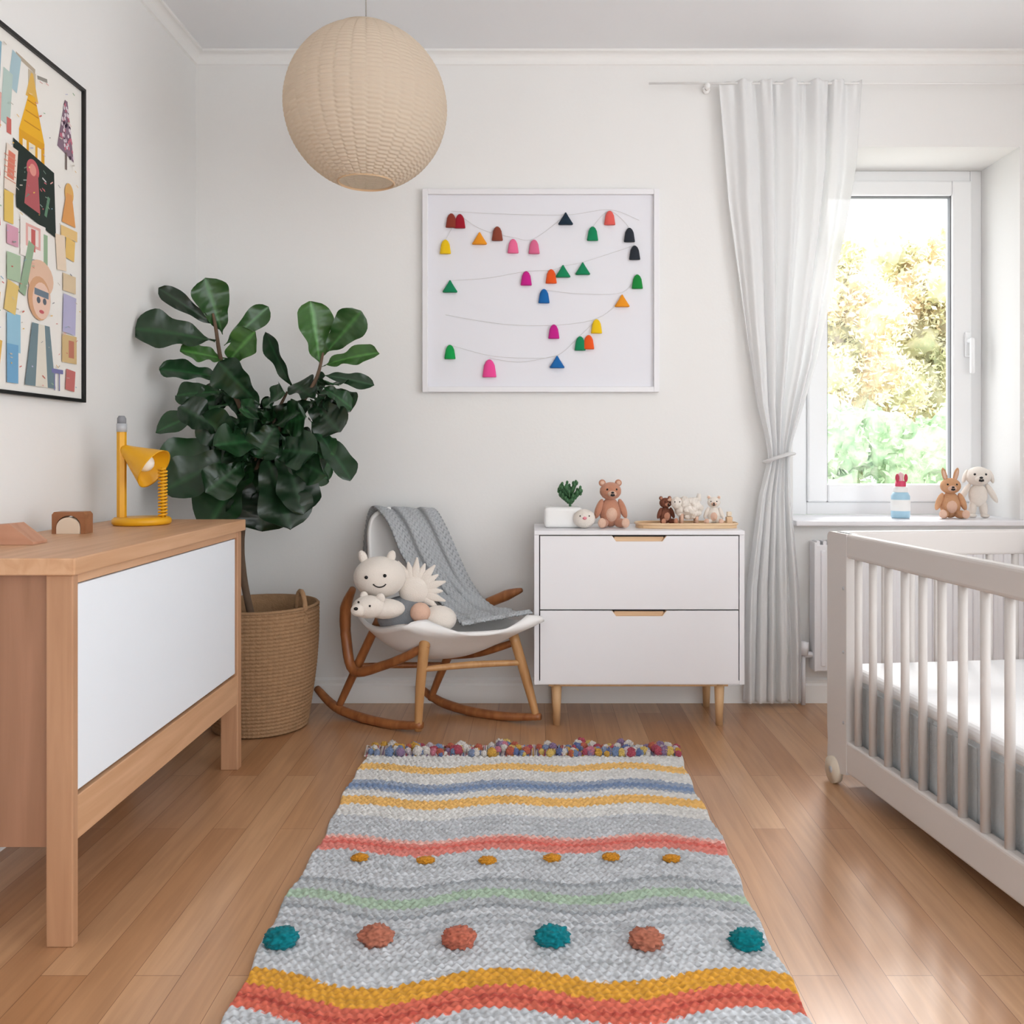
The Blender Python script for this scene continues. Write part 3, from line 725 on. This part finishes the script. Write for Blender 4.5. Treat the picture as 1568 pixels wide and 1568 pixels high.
# ------------------------------------------------------------ plant
plant = bpy.data.objects.new('potted_fiddle_leaf_fig', None); plant.location = (-1.0, 3.24, 0); S.collection.objects.link(plant)
b = B('foliage')
M_leaf = attrmat('fig_leaf', .30, .5)
M_bark = mat('fig_bark', '#6a5646', .9, .5, 60, .2, 30)
PX, PY, K = -.945, 3.15, 1/428.6
def pt(a, c, dy=0): return Vector((PX+a*K, PY+dy, 1+c*K))
def leaf(p0, p1, w, nrm, c, droop=.12, ph=0):
    axv = p1-p0; Lh = axv.length; t_ = axv.normalized()
    nrm = (nrm-t_*nrm.dot(t_)).normalized(); sd = t_.cross(nrm)
    nL, nU = 22, 10; vs = []; cs = []
    TT = [0, .07, .12, .2, .3, .42, .54, .65, .75, .85, .93, .98, 1]; WW = [.03, .03, .16, .42, .55, .62, .76, .92, 1.0, .93, .66, .34, .03]
    for i in range(nL+1):
        t = i/nL; ww = interp(t, TT, WW)
        for j in range(nU+1):
            u = j/nU*2-1
            off = nrm*(abs(u)**1.3*.26*ww*w/2+.075*w*math.sin(t*17+ph+(2 if u > 0 else 0))*u*u-droop*Lh*(t*t)+droop*Lh*.25*t)
            off += nrm*(.018*w*math.cos(t*46+abs(u)*5)*abs(u)*(1-abs(u))*4)
            p = p0+axv*t+sd*(u*ww*w/2)+off
            p.x = max(p.x, XL+.012); p.y = min(p.y, YB-.012)
            vs.append(p)
            g = 1.0+(1.2 if j == nU//2 else 0)+.22*max(0, math.cos(t*46+abs(u)*5))**4*(1-abs(u)*.5)
            cs.append((c[0]*g, c[1]*g, c[2]*g, 1))
    fs = [(i*(nU+1)+j, i*(nU+1)+j+1, (i+1)*(nU+1)+j+1, (i+1)*(nU+1)+j) for i in range(nL) for j in range(nU)]
    b.add(vs, fs, M_leaf, True, cs)
LV = [(-75, 185, -88, 265, 50), (-80, 195, -155, 250, 26), (-75, 170, -167, 187, 54), (-65, 165, 0, 226, 30), (-65, 145, -115, 155, 36), (-60, 135, -5, 178, 40), (-65, 115, -148, 130, 36), (-65, 95, -148, 93, 34), (-60, 75, -155, 40, 36),
      (75, 135, 70, 232, 52), (85, 155, 145, 215, 46), (80, 135, 168, 157, 32), (85, 120, 165, 107, 22), (80, 105, 128, 73, 30), (40, 95, -5, 184, 28), (60, 85, 110, 35, 54), (60, 55, 136, -36, 40), (70, 95, 105, 55, 36),
      (-10, 75, -65, 135, 54), (-10, 65, 30, 95, 46), (10, 45, 60, 55, 54), (-10, 45, -80, 5, 64), (10, 35, 70, -40, 66), (0, 15, 45, -65, 62), (-20, 5, -90, 55, 54), (-20, -5, -152, -8, 64), (-25, 5, -128, -48, 60), (-5, -5, -10, -118, 92),
      (-20, 0, -90, -110, 78), (0, 5, 54, -106, 72), (-30, -5, -65, -65, 54), (10, 5, 80, 5, 54), (-40, 85, -90, 95, 44), (20, 20, 70, -85, 60), (-40, 10, -115, -62, 66), (40, 30, 105, 5, 40), (30, 0, 92, -30, 44)]
greens = ['#18331b', '#1c3c21', '#152a18', '#234626', '#1a3620']
for i, (a0, c0, a1, c1, w) in enumerate(LV):
    d0 = random.uniform(-.04, .05); d1 = d0+random.uniform(-.16, .05)
    up = 1 if c1 > c0+40 else 0
    nv_ = Vector((random.uniform(-.7, .7), -1, random.uniform(0, 1.0) if not up else random.uniform(-.2, .3)))
    g = lin('#3b642d' if i in (4, 9, 11, 5) else ('#2b4f26' if i in (0, 10, 3) else random.choice(greens)))
    leaf(pt(a0, c0, d0), pt(a1, c1, d1), w*K*1.16, nv_, g, random.uniform(.04, .18), random.uniform(0, 6))
for i in range(58):
    cc = random.choice([(-70, 110), (75, 90), (0, 20), (0, -20), (20, 30), (-20, 50), (-50, 30), (40, 40), (-30, -30), (10, -40)])
    a0, c0 = cc[0]+random.uniform(-12, 12), cc[1]+random.uniform(-15, 25)
    an = random.uniform(0, 2*pi); ln = random.uniform(50, 85)
    a1, c1 = a0+ln*math.cos(an), c0+ln*math.sin(an)*.7-10
    a1 = max(-135, min(120, a1)); c1 = max(-95, c1)
    d0 = random.uniform(-.05, .12); leaf(pt(a0, c0, d0), pt(a1, c1, d0+random.uniform(-.16, .16)), random.uniform(42, 62)*K, Vector((random.uniform(-.9, .9), -1, random.uniform(-.1, 1.3))), lin(random.choice(greens)), random.uniform(.04, .22), random.uniform(0, 6))
b.tube([(-1.03, 3.26, .36), (-1.065, 3.25, .55), (-1.06, 3.22, .72), pt(-22, -30, .02), pt(-10, 40, .01)], [.014, .013, .012, .012, .011], M_bark, 10, sub=6)
b.tube([pt(-16, -10, .02), pt(-40, 60, .02), pt(-68, 130, 0), pt(-80, 195, 0), pt(-84, 215, 0)], [.011, .009, .008, .006, .004], M_bark, 10, sub=6)
b.tube([pt(-12, 10, .02), pt(35, 60, .02), pt(72, 110, 0), pt(85, 155, 0)], [.011, .009, .007, .004], M_bark, 10, sub=6)
b.tube([pt(-12, 10, .02), pt(10, 60, .02), pt(30, 95, 0)], [.009, .007, .004], M_bark, 10, sub=6)
o_ = b.done(False); o_.parent = plant; o_.location -= plant.location
b = B('woven_basket'); bc = Vector((-1.0, 3.25, 0))
prof = []
for i in range(200):
    t = i/199; r = .165+.040*math.sin(min(1, t*1.15)*pi/2); z = .006+.435*t
    prof.append((r, z))
vs = []; fs = []; n_ = 200
for i, (r, z) in enumerate(prof):
    for k in range(n_):
        a = 2*pi*k/n_; row = int(z/.0135)
        rr = r+.0040*abs(math.sin(pi*z/.0135))+.0020*math.sin(a*66+row*pi+z*230)
        vs.append((bc.x+rr*math.cos(a), bc.y+rr*math.sin(a), z))
for i in range(len(prof)-1):
    for k in range(n_): fs.append((i*n_+k, i*n_+(k+1) % n_, (i+1)*n_+(k+1) % n_, (i+1)*n_+k))
M_jute = mat('jute', '#a58363', .95, .6, 180, .22, 50, spec=.1)
b.add(vs, fs, M_jute)
b.lathe([(.205, .440), (.211, .446), (.205, .452), (.196, .450), (.193, .40), (.188, .36)], bc, M_jute, 60)
b.lathe([(0, .36), (.192, .355)], bc, mat('soil', '#3a2c22', 1, 1, 60, .3, 40), 40)
b.lathe([(0, .003), (.162, .003), (.167, .01)], bc, M_jute, 40)
hp = [Vector((bc.x+.165+.022*math.cos(a), bc.y-.07-.02*math.cos(a), .42+.085*math.sin(a))) for a in np.linspace(-.3, pi+.3, 14)]
b.tube(hp, .009, M_jute, 8)
b.tube([Vector((2*bc.x-p.x, 2*bc.y-p.y, p.z)) for p in hp], .009, M_jute, 8)
o_ = b.done(False); o_.parent = plant; o_.location -= plant.location

# ------------------------------------------------------------ rocking chair
b = B('rocking_chair')
def rod(P, r, f=1, m=M_teak, sub=5): b.tube(P, r, m, 12, flat=f, sub=sub)
M_tl = wood('light_teak', '#b98654', '#d1a26e', 'Z', .35)
rod([(-.84, 3.44, .085), (-.75, 3.36, .036), (-.63, 3.28, .018), (-.50, 3.20, .018), (-.395, 3.14, .034)], [.014, .019, .020, .019, .016], .9)
rod([(-.45, 3.50, .075), (-.36, 3.44, .034), (-.24, 3.37, .018), (-.10, 3.30, .018), (.03, 3.24, .034)], [.014, .019, .020, .019, .014], .9)
rod([(-.376, 3.12, .37), (-.398, 3.14, .18), (-.408, 3.148, .012)], [.021, .018, .013], m=M_tl)
rod([(-.07, 3.26, .33), (-.02, 3.262, .16), (.018, 3.25, .02)], [.019, .018, .012], m=M_tl)
rod([(-.56, 3.25, .40), (-.65, 3.32, .22), (-.735, 3.352, .04)], [.016, .017, .013])
rod([(-.27, 3.40, .33), (-.35, 3.43, .16), (-.40, 3.465, .035)], [.016, .016, .012])
rod([(-.665, 3.27, .50), (-.70, 3.31, .42), (-.70, 3.32, .30), (-.665, 3.29, .19), (-.55, 3.22, .225), (-.45, 3.16, .275), (-.37, 3.12, .325)], [.012, .022, .020, .018, .017, .016, .013])
rod([(-.04, 3.40, .475), (-.10, 3.43, .45), (-.22, 3.46, .39), (-.32, 3.46, .30)], [.008, .021, .018, .013])
rod([(-.07, 3.27, .30), (-.2, 3.34, .245), (-.33, 3.42, .215)], [.013, .014, .013])
rod([(-.39, 3.13, .235), (-.22, 3.20, .235), (-.035, 3.262, .228)], [.010, .013, .010], m=M_tl)
rod([(-.66, 3.33, .20), (-.5, 3.38, .19), (-.35, 3.43, .18)], [.010, .012, .010])
CL = [(-.175, 3.085, .372), (-.215, 3.13, .340), (-.32, 3.24, .255), (-.43, 3.33, .275), (-.49, 3.40, .40), (-.515, 3.44, .56), (-.545, 3.462, .70), (-.56, 3.47, .785)]
HW = [.225, .255, .262, .22, .165, .135, .11, .07]
CUP = [.045, .06, .12, .13, .06, .02, .01, 0]
nv = 60; nu = 30; A = []
from math import sqrt
def cr(arr, t):
    arr = [np.array(a, float) for a in arr]; f = t*(len(arr)-1); i = min(int(f), len(arr)-2); u = f-i
    p0 = arr[max(i-1, 0)]; p1 = arr[i]; p2 = arr[i+1]; p3 = arr[min(i+2, len(arr)-1)]
    return .5*((2*p1)+(p2-p0)*u+(2*p0-5*p1+4*p2-p3)*u*u+(3*p1-p0-3*p2+p3)*u**3)
wd = np.array([.97, .243, 0])
for i in range(nv):
    t = i/(nv-1); c = cr(CL, t); hw = float(cr([[h_] for h_ in HW], t)[0]); cu = float(cr([[h_] for h_ in CUP], t)[0])
    tp = min(1, t/.05); hw *= .80+.20*math.sqrt(max(0, tp)); te = min(1, (1-t)/.10); hw *= math.sqrt(max(0.02, 1-(1-te)**2))
    row = []
    for j in range(nu):
        u = j/(nu-1)*2-1
        p = c+wd*hw*u; p = p+np.array([0, 0, cu*abs(u)**2.2])
        if t > .5: p = p+np.array([.02, -.035, 0])*abs(u)**2*min(1, (t-.5)*4)
        if t < .12: p = p+np.array([-.02, .04, 0])*u*u*(1-t/.12)
        row.append(p)
    A.append(row)
M_shell = mat('shell_white', '#f1efed', .35)
b.sheet(A, .016, M_shell)
b.done()

# blanket
b = B('knitted_throw')
Lp = [(-.675, 3.505, .52), (-.665, 3.50, .66), (-.645, 3.475, .765), (-.61, 3.43, .79), (-.545, 3.36, .735), (-.49, 3.33, .62), (-.42, 3.32, .52), (-.33, 3.30, .43), (-.27, 3.23, .390), (-.25, 3.17, .385)]
Rp = [(-.40, 3.52, .54), (-.40, 3.515, .68), (-.40, 3.50, .77), (-.375, 3.46, .775), (-.335, 3.43, .71), (-.285, 3.41, .60), (-.235, 3.40, .50), (-.17, 3.37, .43), (-.07, 3.28, .415), (.0, 3.19, .425)]
nv, nu = 300, 200; A = []; cs = []
for i in range(nv):
    t = i/(nv-1); l_ = cr(Lp, t); r_ = cr(Rp, t); row = []
    for j in range(nu):
        u = j/(nu-1); p = l_*(1-u)+r_*u
        fold = .010*math.sin(u*15+t*3)+.006*math.sin(u*27-t*5)
        kk = abs(math.sin(t*50*pi+1.3*math.sin(u*26*pi)))
        q = 1 if .25 < t < .72 else .5
        p = p+np.array([-.3, -.9, .3])*(fold*q+.005*kk)
        if t > .72: p = p+np.array([0, 0, .01*math.sin(t*60)*(t-.72)*3])
        p[1] = min(p[1], 3.535)
        row.append(p)
        k = .45+.6*kk+random.uniform(-.08, .08)  # groove shade between stitches put into the yarn colour, plus random variation
        c_ = lin('#b2b5b8'); cs.append((c_[0]*k, c_[1]*k, c_[2]*k, 1))
    A.append(row)
b.sheet(A, .008, M_attr, cs); b.done(False)

# plush toys on the chair
b = B('plush_unicorn'); c = Vector((-.545, 3.15, .56))
b.ell(c, (.093, .075, .074), M_fur_w, sub=4)
for s in (-1, 1):
    R = Matrix.Rotation(s*.35, 4, 'Y')
    b.ell(c+Vector((s*.05-.01, 0, .07)), (.016, .013, .026), M_fur_w, R)
for x, z in ((-.035, .008), (.03, .014)): b.ell(c+Vector((x, -.07, z)), (.0065, .005, .0065), M_eye, sub=2)
sm = []
for k in range(9):
    a = math.radians(205+k*16); x_ = .024*math.cos(a)+.012; z_ = .020*math.sin(a)-.006
    sm.append(c+Vector((x_, -.075*math.sqrt(max(0, 1-(x_/.093)**2-(z_/.074)**2))-.001, z_)))
b.tube(sm, .0024, M_eye, 6)
mc = Vector((-.425, 3.17, .51))
for i in range(11):
    a = math.radians(-35+i*17); ln = .105+.015*(i % 2)
    d = Vector((math.cos(a), -.1, math.sin(a)))
    b.tube([mc, mc+d*ln*.5, mc+d*ln], [.026, .020, .003], M_fur_w, 10, flat=.5, up=(0, 1, 0))
b.ell(mc, (.055, .04, .055), M_fur_w)
b.ell((-.455, 3.18, .415), (.105, .075, .075), M_fur_g)
b.ell((-.395, 3.11, .44), (.036, .036, .036), M_fur_p)
b.ell((-.335, 3.15, .41), (.065, .055, .048), M_fur_w)
b.done()
b = B('plush_puppy'); c = Vector((-.565, 3.055, .470))
b.ell(c, (.058, .045, .040), M_fur_w); b.ell(c+Vector((-.03, -.03, -.006)), (.028, .022, .022), M_fur_w)
b.ell(c+Vector((-.036, -.051, .002)), (.008, .006, .006), M_eye, sub=2); b.ell(c+Vector((.010, -.042, .010)), .004, M_eye, sub=2); b.ell(c+Vector((-.030, -.036, .022)), .004, M_eye, sub=2)
b.ell(c+Vector((.040, -.005, .03)), (.016, .012, .018), M_fur_w); b.ell(c+Vector((-.02, .01, .038)), (.014, .01, .014), M_fur_w)
b.ell(c+Vector((.05, .03, -.012)), (.07, .05, .035), M_fur_w)
b.done()

# ------------------------------------------------------------ light
w = bpy.data.worlds.new('sky'); S.world = w; w.use_nodes = True
bg = w.node_tree.nodes['Background']; bg.inputs[0].default_value = (.93, .968, 1, 1); bg.inputs[1].default_value = 3.95
sun = bpy.data.lights.new('sun', 'SUN'); sun.energy = 2.6; sun.angle = math.radians(12); sun.color = (1, .98, .95)
so = bpy.data.objects.new('sun', sun); S.collection.objects.link(so)
so.rotation_euler = Vector((-.42, -1, -.88)).to_track_quat('-Z', 'Y').to_euler(); so.location = (4, 8, 6)

# ------------------------------------------------------------ camera
cam = bpy.data.cameras.new('camera'); co = bpy.data.objects.new('camera', cam); S.collection.objects.link(co)
co.location = (0, 0, 1.0); co.rotation_euler = (pi/2, 0, 0)
cam.sensor_width = 36; cam.lens = 31.0; cam.shift_x = -.0198; cam.shift_y = -.0568; cam.clip_start = .05
S.camera = co
S.view_settings.view_transform = 'Standard'
S.view_settings.exposure = 0.0
